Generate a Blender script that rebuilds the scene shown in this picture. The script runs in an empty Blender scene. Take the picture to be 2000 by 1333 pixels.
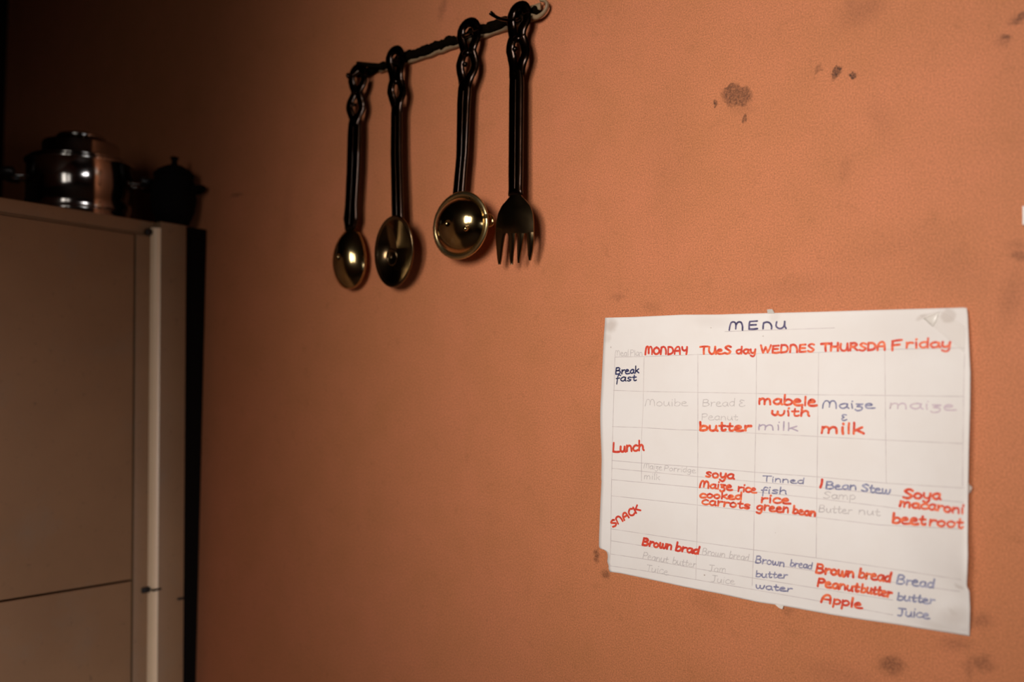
import bpy, bmesh, math, random
from mathutils import Vector, Matrix
random.seed(7)
SC = bpy.context.scene
COL = SC.collection

# ------------------------------------------------------------------ camera
F, CX, CY = 1800.0, 1000.0, 666.5            # focal length and centre, in pixels of a 2000 x 1333 frame
CAMZ, DIST = 1.45, 0.92                       # eye height, distance from the pink wall (plane y = 0)
ROT = Matrix(((0.78153136, 0.00582336, 0.62383878),
              (0.62369759, -0.03052303, -0.78106956),
              (0.014493, 0.9995171, -0.02748672)))
CAM = Vector((0.0, -DIST, CAMZ))
cd = bpy.data.cameras.new('camera')
cam = bpy.data.objects.new('camera', cd)
COL.objects.link(cam)
cam.matrix_world = Matrix.Translation(CAM) @ ROT.to_4x4()
cd.sensor_width = 36.0
cd.lens = 36.0 * F / 2000.0
cd.clip_start = 0.02
cd.dof.use_dof = True
cd.dof.focus_distance = 1.05
cd.dof.aperture_fstop = 2.6
SC.camera = cam

# ------------------------------------------------------------------ world, daylight, exposure
w = bpy.data.worlds.new('world')
SC.world = w
w.use_nodes = True
w.node_tree.nodes['Background'].inputs[0].default_value = (0.55, 0.65, 0.8, 1)
w.node_tree.nodes['Background'].inputs[1].default_value = 0.02
SC.view_settings.view_transform = 'Standard'
SC.view_settings.look = 'None'
SC.view_settings.gamma = 1.0
SC.view_settings.use_curve_mapping = False
SC.view_settings.exposure = 0.0
# daylight: the two halves of the window behind the photographer, and the opening in the right wall
WIN_X, WIN_Z, WIN_W, WIN_H = -0.02, 1.92, 1.05, 1.0
BY, RX = -2.20, 1.75                          # inner faces of those two walls
SIDE_Y, SIDE_Z, SIDE_W, SIDE_H = -1.21, 0.94, 0.8, 0.9
def daylight(loc, aim, sx, sy, energy, spread, color=(1.0, 0.94, 0.87)):
    ld = bpy.data.lights.new('window_daylight', 'AREA')
    ld.shape = 'RECTANGLE'
    ld.size, ld.size_y = sx, sy
    ld.energy, ld.color, ld.spread = energy, color, math.radians(spread)
    lo = bpy.data.objects.new('window_daylight', ld)
    COL.objects.link(lo)
    lo.location = loc
    lo.rotation_euler = (Vector(aim) - Vector(loc)).to_track_quat('-Z', 'Y').to_euler()
for s_ in (-1, 1):
    daylight((WIN_X + s_ * WIN_W * 0.25, BY - 0.20, WIN_Z), (-0.44 + s_ * 0.10, 0, 1.56), WIN_W * 0.39, WIN_H * 0.92, 1.60, 38)
    daylight((WIN_X + s_ * WIN_W * 0.25, BY - 0.18, WIN_Z), (WIN_X + s_ * WIN_W * 0.25, 0, WIN_Z - .3), WIN_W * 0.39, WIN_H * 0.92, 1.3, 97)
daylight((RX + 0.12, SIDE_Y, SIDE_Z), (-2.0, -0.61, 0.44), SIDE_W * 0.92, SIDE_H * 0.92, 4.3, 46, (1.0, 0.97, 1.0))

# ------------------------------------------------------------------ helpers
def ray(px, py):
    return ROT @ Vector(((px - CX) / F, -(py - CY) / F, -1.0))

def P(px, py, h=0.0):                         # point seen at a pixel, h in front of the pink wall
    r = ray(px, py)
    return CAM + r * ((DIST - h) / r.y)

def Q(px, py, X):                             # point seen at a pixel, on the plane x = X
    r = ray(px, py)
    return CAM + r * ((X - CAM.x) / r.x)

def lin(r, g, b):
    f = lambda c: (c / 255 / 12.92) if c <= 10 else ((c / 255 + 0.055) / 1.055) ** 2.4
    return (f(r), f(g), f(b), 1.0)

def tag(o, label=None, cat=None, group=None, kind=None):
    if label: o['label'] = label
    if cat: o['category'] = cat
    if group: o['group'] = group
    if kind: o['kind'] = kind
    return o

def empty(name, loc, label, cat, group=None):
    o = bpy.data.objects.new(name, None)
    o.empty_display_size = 0.02
    o.location = loc
    COL.objects.link(o)
    return tag(o, label, cat, group)

def root_loc(o):
    v = Vector((0, 0, 0))
    while o is not None:
        v += o.location
        o = o.parent
    return v

def build(name, verts, faces, mat, parent=None, smooth=True, loc=None):
    """links one mesh object; verts are world points, the origin goes to loc"""
    if loc is None:
        loc = root_loc(parent) if parent is not None else Vector((0, 0, 0))
    loc = Vector(loc)
    me = bpy.data.meshes.new(name)
    me.from_pydata([Vector(v) - loc for v in verts], [], faces)
    bm = bmesh.new()
    bm.from_mesh(me)
    bmesh.ops.recalc_face_normals(bm, faces=bm.faces[:])
    bm.to_mesh(me)
    bm.free()
    if smooth:
        for p in me.polygons: p.use_smooth = True
    me.materials.append(mat)
    o = bpy.data.objects.new(name, me)
    COL.objects.link(o)
    if parent is not None:
        o.parent = parent
        o.location = loc - root_loc(parent)
    else:
        o.location = loc
    return o

class MB:
    def __init__(s): s.v, s.f = [], []
    def add(s, v, f):
        n = len(s.v)
        s.v += [Vector(a) for a in v]
        s.f += [tuple(i + n for i in q) for q in f]
        return s
    def box(s, a, b, bev=0.0):
        bm = bmesh.new()
        bmesh.ops.create_cube(bm, size=1.0)
        a, b = Vector(a), Vector(b)
        for v in bm.verts:
            v.co = Vector(((a[i] + b[i]) / 2 + v.co[i] * abs(b[i] - a[i]) for i in range(3)))
        if bev: bmesh.ops.bevel(bm, geom=bm.edges[:], offset=bev, segments=2, affect='EDGES', profile=0.5)
        bm.verts.index_update()
        s.add([v.co.copy() for v in bm.verts], [[v.index for v in f.verts] for f in bm.faces])
        bm.free()
        return s
    def sweep(s, pts, rad, n=12, up=Vector((0, -1, 0)), power=1.0):
        """tube along pts; rad = list of (half width, half thickness); power < 1 gives a squarer section"""
        k = len(pts)
        rings = []
        for i, p in enumerate(pts):
            t = (pts[min(i + 1, k - 1)] - pts[max(i - 1, 0)]).normalized()
            side = t.cross(up).normalized()
            nrm = side.cross(t).normalized()
            ring = []
            for j in range(n):
                a = 2 * math.pi * j / n
                c, d = math.cos(a), math.sin(a)
                c = math.copysign(abs(c) ** power, c); d = math.copysign(abs(d) ** power, d)
                ring.append(p + side * c * rad[i][0] + nrm * d * rad[i][1])
            rings.append(ring)
        v = [q for r in rings for q in r]
        f = [(i * n + j, i * n + (j + 1) % n, (i + 1) * n + (j + 1) % n, (i + 1) * n + j) for i in range(k - 1) for j in range(n)]
        f += [tuple(range(n - 1, -1, -1)), tuple((k - 1) * n + j for j in range(n))]
        return s.add(v, f)
    def lathe(s, c, prof, n=48, close=True):
        """prof = [(radius, z)] turned about the vertical through c"""
        c = Vector(c)
        v, f = [], []
        for (r, z) in prof:
            for j in range(n):
                a = 2 * math.pi * j / n
                v.append(c + Vector((r * math.cos(a), r * math.sin(a), z)))
        k = len(prof)
        for i in range(k - 1):
            for j in range(n):
                f.append((i * n + j, i * n + (j + 1) % n, (i + 1) * n + (j + 1) % n, (i + 1) * n + j))
        if close:
            f += [tuple(range(n - 1, -1, -1)), tuple((k - 1) * n + j for j in range(n))]
        return s.add(v, f)
    def build(s, name, mat, parent=None, smooth=True, loc=None):
        return build(name, s.v, s.f, mat, parent, smooth, loc)

def auto(o, ang=35):
    for e in o.data.edges: pass
    bm = bmesh.new(); bm.from_mesh(o.data)
    for e in bm.edges:
        e.smooth = not (len(e.link_faces) == 2 and e.calc_face_angle(0) > math.radians(ang))
    bm.to_mesh(o.data); bm.free()
    return o

def catmull(pts, n=5, closed=False):
    if len(pts) < 3: return [Vector(p) for p in pts]
    pts = [Vector(p) for p in pts]
    out = []
    k = len(pts)
    for i in range(k - 1):
        p0, p1, p2, p3 = pts[max(i - 1, 0)], pts[i], pts[i + 1], pts[min(i + 2, k - 1)]
        for j in range(n):
            t = j / n
            out.append(0.5 * ((2 * p1) + (p2 - p0) * t + (2 * p0 - 5 * p1 + 4 * p2 - p3) * t * t + (3 * p1 - p0 - 3 * p2 + p3) * t ** 3))
    out.append(pts[-1])
    return out

def interp(table, t):
    for (a, b) in zip(table, table[1:]):
        if t <= b[0]:
            k = (t - a[0]) / (b[0] - a[0]) if b[0] != a[0] else 0
            k = max(0, min(1, k))
            return a[1] + (b[1] - a[1]) * k
    return table[-1][1]

# ------------------------------------------------------------------ materials
class NT:
    def __init__(s, name):
        s.m = bpy.data.materials.new(name)
        s.m.use_nodes = True
        s.t = s.m.node_tree
        s.b = s.t.nodes['Principled BSDF']
    def n(s, typ, **kw):
        q = s.t.nodes.new(typ)
        for k, v in kw.items(): setattr(q, k, v)
        return q
    def l(s, a, b): s.t.links.new(a, b)
    def coords(s): 
        if not hasattr(s, '_c'): s._c = s.n('ShaderNodeTexCoord').outputs['Object']
        return s._c
    def noise(s, scale, detail=4, rough=0.55, vec=None, out='Fac'):
        q = s.n('ShaderNodeTexNoise')
        q.inputs['Scale'].default_value = scale
        q.inputs['Detail'].default_value = detail
        q.inputs['Roughness'].default_value = rough
        s.l(vec or s.coords(), q.inputs['Vector'])
        return q.outputs[out]
    def ramp(s, src, a, b, ca=(0, 0, 0, 1), cb=(1, 1, 1, 1)):
        q = s.n('ShaderNodeValToRGB')
        q.color_ramp.elements[0].position, q.color_ramp.elements[1].position = a, b
        q.color_ramp.elements[0].color, q.color_ramp.elements[1].color = ca, cb
        s.l(src, q.inputs[0])
        return q.outputs[0]
    def mix(s, fac, a, b, blend='MIX'):
        q = s.n('ShaderNodeMix', data_type='RGBA', blend_type=blend)
        for val, idx in ((fac, 0), (a, 6), (b, 7)):
            if isinstance(val, (int, float)): q.inputs[idx].default_value = val
            elif isinstance(val, tuple): q.inputs[idx].default_value = val
            else: s.l(val, q.inputs[idx])
        return q.outputs[2]
    def math(s, op, a, b=None, clamp=False):
        q = s.n('ShaderNodeMath', operation=op, use_clamp=clamp)
        for val, idx in ((a, 0), (b, 1)):
            if val is None: continue
            if isinstance(val, (int, float)): q.inputs[idx].default_value = val
            else: s.l(val, q.inputs[idx])
        return q.outputs[0]
    def bump(s, h, strength, dist=0.001):
        q = s.n('ShaderNodeBump')
        q.inputs['Strength'].default_value = strength
        q.inputs['Distance'].default_value = dist
        s.l(h, q.inputs['Height'])
        s.l(q.outputs[0], s.b.inputs['Normal'])
    def base(s, c):
        if isinstance(c, tuple): s.b.inputs['Base Color'].default_value = c
        else: s.l(c, s.b.inputs['Base Color'])
    def set(s, **kw):
        for k, v in kw.items(): s.b.inputs[k.replace('_', ' ')].default_value = v
        return s
    # a blotch of its own shape round a point of the pink wall: returns a 0..1 mask
    def blotch(s, warped, c, rx, rz, ang=0.0, soft=0.35):
        mp = s.n('ShaderNodeMapping', vector_type='TEXTURE')
        mp.inputs['Location'].default_value = (c[0], 0, c[2])
        mp.inputs['Rotation'].default_value = (0, ang, 0)
        mp.inputs['Scale'].default_value = (rx, 1.0, rz)
        s.l(warped, mp.inputs['Vector'])
        ln = s.n('ShaderNodeVectorMath', operation='LENGTH')
        s.l(mp.outputs[0], ln.inputs[0])
        mr = s.n('ShaderNodeMapRange', interpolation_type='SMOOTHSTEP')
        mr.inputs['From Min'].default_value = 1.0 - soft
        mr.inputs['From Max'].default_value = 1.0 + soft
        mr.inputs['To Min'].default_value = 1.0
        mr.inputs['To Max'].default_value = 0.0
        s.l(ln.outputs['Value'], mr.inputs['Value'])
        return mr.outputs[0]

def warp(m, scale, amount):
    nz = m.noise(scale, 3, 0.6, out='Color')
    sub = m.n('ShaderNodeVectorMath', operation='SUBTRACT')
    m.l(nz, sub.inputs[0]); sub.inputs[1].default_value = (0.5, 0.5, 0.5)
    mul = m.n('ShaderNodeVectorMath', operation='SCALE')
    m.l(sub.outputs[0], mul.inputs[0]); mul.inputs['Scale'].default_value = amount
    # flatten the wall's own (tiny) depth away
    add = m.n('ShaderNodeVectorMath', operation='ADD')
    m.l(m.coords(), add.inputs[0]); m.l(mul.outputs[0], add.inputs[1])
    flat = m.n('ShaderNodeVectorMath', operation='MULTIPLY')
    m.l(add.outputs[0], flat.inputs[0]); flat.inputs[1].default_value = (1, 0, 1)
    return flat.outputs[0]

# stains and chips of the pink wall: pixel, half width m, half height m, tilt, softness, strength
STAINS = [
    (1440, 187, .0175, .0115, .35, .22, .75), (1424, 170, .006, .0022, -.5, .3, .85), (1397, 202, .0032, .0032, 0, .3, .9),
    (1454, 233, .0032, .0040, .3, .35, .8), (1633, 139, .0045, .0060, .5, .2, .95), (1629, 148, .0016, .005, .1, .3, .7),
    (1666, 147, .0045, .0035, -.4, .25, 1.0), (1598, 136, .003, .0045, .5, .4, .45), 
    (1449, 212, .014, .006, .2, .8, .18), (1720, 232, .02, .01, 1.2, .9, .12),
    (1963, 74, .0035, .0035, 0, .5, .75), (1960, 80, .006, .005, 0, .7, .35), (1994, 34, .009, .004, -.3, .6, .75),
    (1985, 478, .007, .004, .2, .8, .25), (1993, 500, .007, .004, .3, .7, .5), (1975, 580, .008, .02, .2, .9, .22),
    (462, 381, .016, .0035, .0, .6, .55), (1165, 1088, .0035, .008, .1, .6, .7), (1183, 1124, .006, .004, .5, .6, .6),
    (1741, 1300, .011, .008, -.2, .7, .65), (1918, 1296, .009, .007, -.1, .7, .5), (1893, 1305, .004, .01, 0, .7, .35),
    (1912, 1213, .010, .006, -.3, .8, .42), (1868, 1258, .012, .006, -.2, .9, .35), (1540, 1195, .006, .004, 0, .6, .3),
    (1380, 1180, .02, .01, .2, .9, .14), (1208, 580, .008, .004, 0, .8, .3), (1272, 600, .01, .005, .2, .9, .2),
    (1650, 330, .006, .012, .2, .9, .18),
    (1685, 20, .02, .012, -.3, .9, .3), (1662, 8, .006, .006, 0, .8, .3), (1305, 300, .03, .09, 0, 1.0, .10),
    (866, 10, .006, .02, .3, .7, .35), 
    (1760, 480, .05, .012, -.2, 1.0, .10), (1850, 520, .03, .02, .4, 1.0, .14), (1560, 560, .05, .01, -.1, 1.0, .12),
    (1150, 900, .02, .05, .2, 1.0, .10), (1640, 1320, .03, .01, .1, .9, .18), (560, 420, .01, .05, .1, 1.0, .12),
]
def wall_material():
    m = NT('pink_plaster_paint')
    big = m.ramp(m.noise(2.2, 3, .6), .3, .7)
    col = m.mix(big, (0.56, 0.198, 0.083, 1), (0.61, 0.205, 0.099, 1))
    mid = m.ramp(m.noise(16, 4, .65), .35, .75)
    col = m.mix(m.math('MULTIPLY', mid, .50), col, (0.46, 0.172, 0.065, 1))
    grime = m.ramp(m.noise(45, 4, .7), .58, .80)
    col = m.mix(m.math('MULTIPLY', grime, .32), col, (0.22, 0.085, 0.03, 1))
    fine = m.noise(620, 1, .7)
    col = m.mix(.60, col, m.ramp(fine, .25, .75, (.55, .55, .55, 1), (1.45, 1.45, 1.45, 1)), 'MULTIPLY')
    wv = warp(m, 130, .012)
    hatch = m.ramp(m.noise(420, 1, .8), .35, .62, (.45, .45, .45, 1), (1, 1, 1, 1))
    tot = None
    dirt = (0.055, 0.022, 0.012, 1)
    for (px, py, rx, rz, an, so, st) in STAINS:
        wq = wv
        if tot is not None:                    # evaluate the blotches one after another
            mad = m.n('ShaderNodeVectorMath', operation='MULTIPLY_ADD')
            m.l(tot, mad.inputs[0]); mad.inputs[1].default_value = (1e-7, 0, 0); m.l(wv, mad.inputs[2])
            wq = mad.outputs[0]
        k = m.blotch(wq, P(px, py), rx, rz, an, so)
        k = m.math('MULTIPLY', k, st)
        tot = k if tot is None else m.math('MAXIMUM', tot, k)
    # small dark specks all over
    vor = m.n('ShaderNodeTexVoronoi', feature='F1'); vor.inputs['Scale'].default_value = 26
    m.l(wv, vor.inputs['Vector'])
    sp = m.ramp(vor.outputs['Distance'], .012, .05, (1, 1, 1, 1), (0, 0, 0, 1))
    sel = m.ramp(m.noise(23, 2, .5), .55, .62)
    tot = m.math('MAXIMUM', tot, m.math('MULTIPLY', m.math('MULTIPLY', sp, sel), .55))
    tot2 = m.math('MULTIPLY', tot, hatch)
    col = m.mix(tot2, col, dirt)
    m.base(col)
    m.set(Roughness=.62)
    m.b.inputs['Specular IOR Level'].default_value = .25
    h = m.math('ADD', m.math('MULTIPLY', m.noise(30, 4, .6), .8), m.math('MULTIPLY', m.noise(300, 1, .6), .22))
    m.bump(h, .5, .0012)
    return m.m

def plain(name, c, rough=.6, metal=0.0, spec=.5, var=.0, scale=8, dark=None):
    m = NT(name)
    if var:
        m.base(m.mix(m.math('MULTIPLY', m.ramp(m.noise(scale, 6, .65), .3, .75), var), c, dark or tuple(x * .4 for x in c[:3]) + (1,)))
    else: m.base(c)
    m.set(Roughness=rough, Metallic=metal)
    m.b.inputs['Specular IOR Level'].default_value = spec
    return m.m

def metal_mat(name, c, c2, rough, scale=40, bump=0.0):
    m = NT(name)
    nz = m.ramp(m.noise(scale, 5, .65), .35, .7)
    m.base(m.mix(nz, c, c2))
    m.set(Metallic=1.0)
    r = m.math('ADD', m.math('MULTIPLY', m.noise(scale * 2, 4, .6), .12), rough)
    m.l(r, m.b.inputs['Roughness'])
    if bump: m.bump(m.noise(60, 3, .5), bump, .001)
    return m.m

M = {}
M['wall'] = wall_material()
M['room'] = plain('dim_room_paint', (.16, .08, .05, 1), .8, var=.4, scale=3)
M['sidewall'] = plain('smoke_blackened_plaster', (.018, .009, .006, 1), .85, spec=.1, var=.4, scale=3)  # near-black colour stands for the shade on the left wall
M['ceiling'] = plain('dark_ceiling_boards', (.05, .035, .025, 1), .8, var=.4, scale=3)
M['floor'] = plain('dark_concrete_floor', (.09, .065, .05, 1), .7, var=.4, scale=5)
M['winframe'] = plain('window_frame_paint', (.30, .25, .2, 1), .5)
M['handle'] = metal_mat('dark_bronze', (.026, .013, .008, 1), (.012, .006, .004, 1), .18, 50, .12)
_hb = M['handle'].node_tree.nodes['Principled BSDF']
_hb.inputs['Coat Weight'].default_value = .22
_hb.inputs['Coat Roughness'].default_value = .06
M['brass'] = metal_mat('tarnished_brass', (.50, .36, .17, 1), (.36, .25, .11, 1), .09, 30, .06)
M['brassdark'] = metal_mat('dark_tarnished_brass', (.22, .145, .075, 1), (.13, .085, .043, 1), .15, 40, .10)
M['rimbrass'] = metal_mat('bright_brass', (.72, .54, .27, 1), (.58, .42, .2, 1), .22, 30)
M['railcream'] = plain('yellowed_cream_paint', (.36, .235, .13, 1), .5, var=.7, scale=60, dark=(.12, .072, .038, 1))
M['railsoot'] = plain('sooty_crust', (.003, .002, .0012, 1), .95, spec=.0, var=.6, scale=120, dark=(.011, .0068, .003, 1))
M['steel'] = metal_mat('stainless_steel', (.56, .53, .50, 1), (.46, .43, .40, 1), .05, 20)
M['bakelite'] = plain('black_bakelite', (.010, .008, .007, 1), .35)
M['blackpot'] = plain('black_cast_iron', (.004, .003, .0028, 1), .85, spec=.12)
M['gapdark'] = plain('dark_stained_board', (.004, .0025, .002, 1), .85, spec=.1)  # black that stands for the shade beside the cupboard
M['latch'] = plain('black_iron', (.02, .018, .016, 1), .5, .5)

def cupboard_mat():
    m = NT('aged_cream_paint')
    col = m.mix(m.ramp(m.noise(3.0, 6, .65), .3, .72), (.31, .178, .088, 1), (.235, .132, .066, 1))
    col = m.mix(m.math('MULTIPLY', m.ramp(m.noise(9, 5, .7), .52, .8), .45), col, (.22, .175, .125, 1))
    col = m.mix(m.math('MULTIPLY', m.ramp(m.noise(90, 4, .7), .62, .74), .5), col, (.07, .045, .028, 1))
    m.base(col)
    m.set(Roughness=.55)
    m.bump(m.noise(25, 5, .6), .25, .002)
    return m.m
M['cupboard'] = cupboard_mat()
M['bead'] = plain('clean_cream_paint', (.93, .68, .44, 1), .35, var=.35, scale=14, dark=(.80, .56, .34, 1))  # paler copy of the cupboard paint, with the edge's light painted in

# ------------------------------------------------------------------ the room shell
LX, TZ = -2.25, 2.62
def slab(name, a, b, mat):
    o = MB().box(a, b).build(name, mat, smooth=False)
    return tag(o, kind='structure')
# pink wall: a fine grid with a very slightly uneven plaster surface
nx, nz = 150, 105
v, f = [], []
for j in range(nz + 1):
    for i in range(nx + 1):
        v.append(Vector((LX + (RX - LX) * i / nx, 0.0, TZ * j / nz)))
for j in range(nz):
    for i in range(nx):
        a = j * (nx + 1) + i
        f.append((a, a + 1, a + nx + 2, a + nx + 1))
n0 = len(v)
v += [Vector((LX, .15, 0)), Vector((RX, .15, 0)), Vector((RX, .15, TZ)), Vector((LX, .15, TZ))]
f.append((n0, n0 + 3, n0 + 2, n0 + 1))
c00, c10, c11, c01 = 0, nx, (nx + 1) * (nz + 1) - 1, (nx + 1) * nz
f += [tuple([n0 + 1] + list(range(c10, c00 - 1, -1)) + [n0])[::1]]
f += [tuple([n0 + 3] + list(range(c01, c11 + 1)) + [n0 + 2])]
f += [tuple([n0] + [j * (nx + 1) for j in range(nz + 1)] + [n0 + 3])]
f += [tuple([n0 + 2] + [j * (nx + 1) + nx for j in range(nz, -1, -1)] + [n0 + 1])]
tag(build('wall_back', v, f, M['wall'], smooth=False), kind='structure')
slab('wall_left', (LX - .15, BY - .15, 0), (LX, .15, TZ), M['sidewall'])
wr = MB()
for a, b in (((RX, BY - .15, 0), (RX + .15, SIDE_Y - SIDE_W / 2, TZ)), ((RX, SIDE_Y + SIDE_W / 2, 0), (RX + .15, .15, TZ)),
             ((RX, SIDE_Y - SIDE_W / 2, 0), (RX + .15, SIDE_Y + SIDE_W / 2, SIDE_Z - SIDE_H / 2)), ((RX, SIDE_Y - SIDE_W / 2, SIDE_Z + SIDE_H / 2), (RX + .15, SIDE_Y + SIDE_W / 2, TZ))): wr.box(a, b)
tag(wr.build('wall_right', M['room'], smooth=False), kind='structure')
slab('floor', (LX - .15, BY - .15, -.12), (RX + .15, .15, 0), M['floor'])
slab('ceiling', (LX - .15, BY - .15, TZ), (RX + .15, .15, TZ + .12), M['ceiling'])
# wall behind the photographer, with the window opening
x0, x1, z0, z1 = WIN_X - WIN_W / 2, WIN_X + WIN_W / 2, WIN_Z - WIN_H / 2, WIN_Z + WIN_H / 2
fw = MB()
for a, b in (((LX, BY - .15, 0), (x0, BY, TZ)), ((x1, BY - .15, 0), (RX, BY, TZ)),
             ((x0, BY - .15, 0), (x1, BY, z0)), ((x0, BY - .15, z1), (x1, BY, TZ))): fw.box(a, b)
tag(fw.build('wall_front', M['room'], smooth=False), kind='structure')
wf = MB()
yy0, yy1 = BY - .10, BY - .03
for a, b in (((x0, yy0, z0), (x0 + .03, yy1, z1)), ((x1 - .03, yy0, z0), (x1, yy1, z1)), ((x0 + .03, yy0, z0), (x1 - .03, yy1, z0 + .03)),
             ((x0 + .03, yy0, z1 - .03), (x1 - .03, yy1, z1)), ((WIN_X - .035, yy0, z0 + .03), (WIN_X + .035, yy1, z1 - .03))): wf.box(a, b)
tag(wf.build('window_1', M['winframe'], smooth=False), kind='structure')
w2 = MB()
ya, yb, za_, zb = SIDE_Y - SIDE_W / 2, SIDE_Y + SIDE_W / 2, SIDE_Z - SIDE_H / 2, SIDE_Z + SIDE_H / 2
for a, b in (((RX + .03, ya, za_), (RX + .09, ya + .03, zb)), ((RX + .03, yb - .03, za_), (RX + .09, yb, zb)),
             ((RX + .03, ya + .03, za_), (RX + .09, yb - .03, za_ + .03)), ((RX + .03, ya + .03, zb - .03), (RX + .09, yb - .03, zb))): w2.box(a, b)
tag(w2.build('window_2', M['winframe'], smooth=False), kind='structure')

# ------------------------------------------------------------------ cupboard beside the pink wall
GAP = 0.035
XC = Q(375, 800, -1.4).x
r_ = ray(368, 800); XC = (CAM + r_ * ((DIST - GAP) / r_.y)).x           # plane of its front frame
_a, _b = Q(352, 438, XC), Q(0, 380, XC)
ZT = _a.z
SLOPE = (_a.z - _b.z) / (_a.y - _b.y)                                    # the old cupboard stands slightly out of true
_c, _d = Q(371, 450, XC), Q(364.5, 1333, XC)
LEAN = (_c.y - _d.y) / (_c.z - _d.z)
def true_up(o, yref=None):
    for v_ in o.data.vertices:
        q = v_.co + root_loc(o)
        dz = SLOPE * (q.y + GAP) * min(1, max(0, q.z / .4)); dy = LEAN * (q.z - 1.05)
        v_.co.z += dz; v_.co.y += dy
YR = -GAP
YS = Q(318, 800, XC).y                                                   # inner side of the right stile
REC = .014                                                               # recess of the door behind the frame
XD = XC - REC
YB = Q(297, 800, XD).y                                                   # foot of the pale chamfer
YD = Q(268, 800, XD).y                                                   # groove between the door and its edge batten
YL, XB = -1.06, XC - .56
cup = empty('cupboard', (XC - .25, (YR + YL) / 2, 0), 'tall cream painted wooden cupboard standing against the pink wall, pots on top', 'cupboard')
b = MB()
b.box((XB, YR - .018, .0), (XC - .022, YR, ZT - .022), .001)             # right side
b.box((XB, YL, .0), (XC - .022, YL + .018, ZT - .022), .001)             # left side
b.box((XB, YL + .018, .0), (XB + .01, YR - .018, ZT - .022))             # back
b.box((XB, YL + .018, .05), (XD - .03, YR - .018, .07))                  # bottom
auto(b.build('carcass', M['cupboard'], cup))
auto(MB().box((XC - .022, YS, 0), (XC, YR, ZT - .001), .0015).build('face_frame_stile', M['cupboard'], cup))
auto(MB().box((XC - .022, YL, 0), (XC, YL + .04, ZT - .001), .0015).build('face_frame_stile', M['cupboard'], cup))
auto(MB().box((XB, YL - .006, ZT - .022), (XC - .0225, YR, ZT), .002).build('top_board', M['cupboard'], cup))
ZR = Q(268, 438, XD).z - .018
ZS = Q(265, 1133, XD).z - SLOPE * (Q(265, 1133, XD).y + GAP)
tilt = 0
auto(MB().box((XD - .004, YL + .041, ZR), (XC - .0225 if REC < .02 else XD + .006, YS - .001, ZT - .023), .0015).build('top_rail', M['cupboard'], cup))
auto(MB().box((XD - .02, YD + .0015, .06), (XD + .001, YS - .0005, ZR - .001), .001).build('edge_batten', M['cupboard'], cup))
auto(MB().box((XD - .02, YL + .042, ZS + .0015), (XD, YD - .0015, ZR - .0015), .0012).build('upper_door', M['cupboard'], cup))
auto(MB().box((XD - .02, YL + .042, .06), (XD, YD - .0015, ZS - .0015), .0012).build('lower_door', M['cupboard'], cup))
auto(MB().box((XD - .024, YL + .042, .06), (XD - .021, YS - .001, ZR)).build('inner_panel', M['latch'], cup))
# inner edge of the stile, the light on it painted as a pale tone
bd = MB()
prof = []
for k in range(9):
    t = k / 8
    prof.append((XC - .0004 - (REC - .0012) * t + .0016 * math.sin(math.pi * t), YS + (YB - YS) * t - .0016 * math.sin(math.pi * t)))
zt_, zb_ = ZT - .012, .06
vv = [Vector((x, y, z)) for z in (zb_, zt_) for (x, y) in prof] + [Vector((XD + .0012, YS - .0004, z)) for z in (zb_, zt_)]
n = len(prof)
ff = [(k, k + 1, n + k + 1, n + k) for k in range(n - 1)] + [tuple(list(range(n)) + [2 * n]), tuple(list(range(n, 2 * n)) + [2 * n + 1])]
ff += [(0, n, 2 * n + 1, 2 * n), (n - 1, 2 * n - 1, 2 * n + 1, 2 * n)]
tag(auto(bd.add(vv, ff).build('corner_bead', M['bead'], cup)), 'pale cream strip along the inner edge of the frame')
# black bolt head near the top and the iron latch lower down
def un(v_): v_ = Vector(v_); v_.y -= LEAN * (v_.z - 1.05); v_.z -= SLOPE * (v_.y + GAP); return v_
c = un(Q(291, 453, XD + .004))
bm_ = MB(); bm_.sweep([Vector((XD + .0008, c.y, c.z)), Vector((XD + .006, c.y, c.z)), Vector((XD + .007, c.y, c.z))], [(.0055, .0055), (.0055, .0055), (.003, .003)], 16, Vector((0, 0, 1)))
tag(auto(bm_.build('bolt', M['latch'], cup)), 'black round bolt head')
a, b_ = un(Q(276, 1155, XD + .002)), un(Q(296, 1151, XD + .002))
lt = MB().box((XD + .0012, a.y, a.z - .004), (XD + .006, b_.y, b_.z + .005), .0015)
lt.sweep([Vector((XD + .004, b_.y - .002, b_.z)), Vector((XC + .002, YS - .011, b_.z)), Vector((XC + .002, YS + .004, b_.z + .001))], [(.0016, .0016)] * 3, 8, Vector((0, 0, 1)))
tag(auto(lt.build('latch', M['latch'], cup)), 'small black iron latch')
a = un(Q(352, 1170, XC))
auto(MB().box((XC + .0002, a.y - .006, a.z - .002), (XC + .0025, a.y + .006, a.z + .002), .001).build('nail_head', M['latch'], cup))
# black strip added as the shade between cupboard and pink wall
for o_ in cup.children: true_up(o_)
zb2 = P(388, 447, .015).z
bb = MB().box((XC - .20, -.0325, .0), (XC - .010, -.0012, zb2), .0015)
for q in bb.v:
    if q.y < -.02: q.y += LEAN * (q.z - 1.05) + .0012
tag(auto(bb.build('board', M['gapdark'], loc=(XC - .1, -.017, 0))), 'black upright board filling the narrow gap between cupboard and pink wall', 'board')

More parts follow.
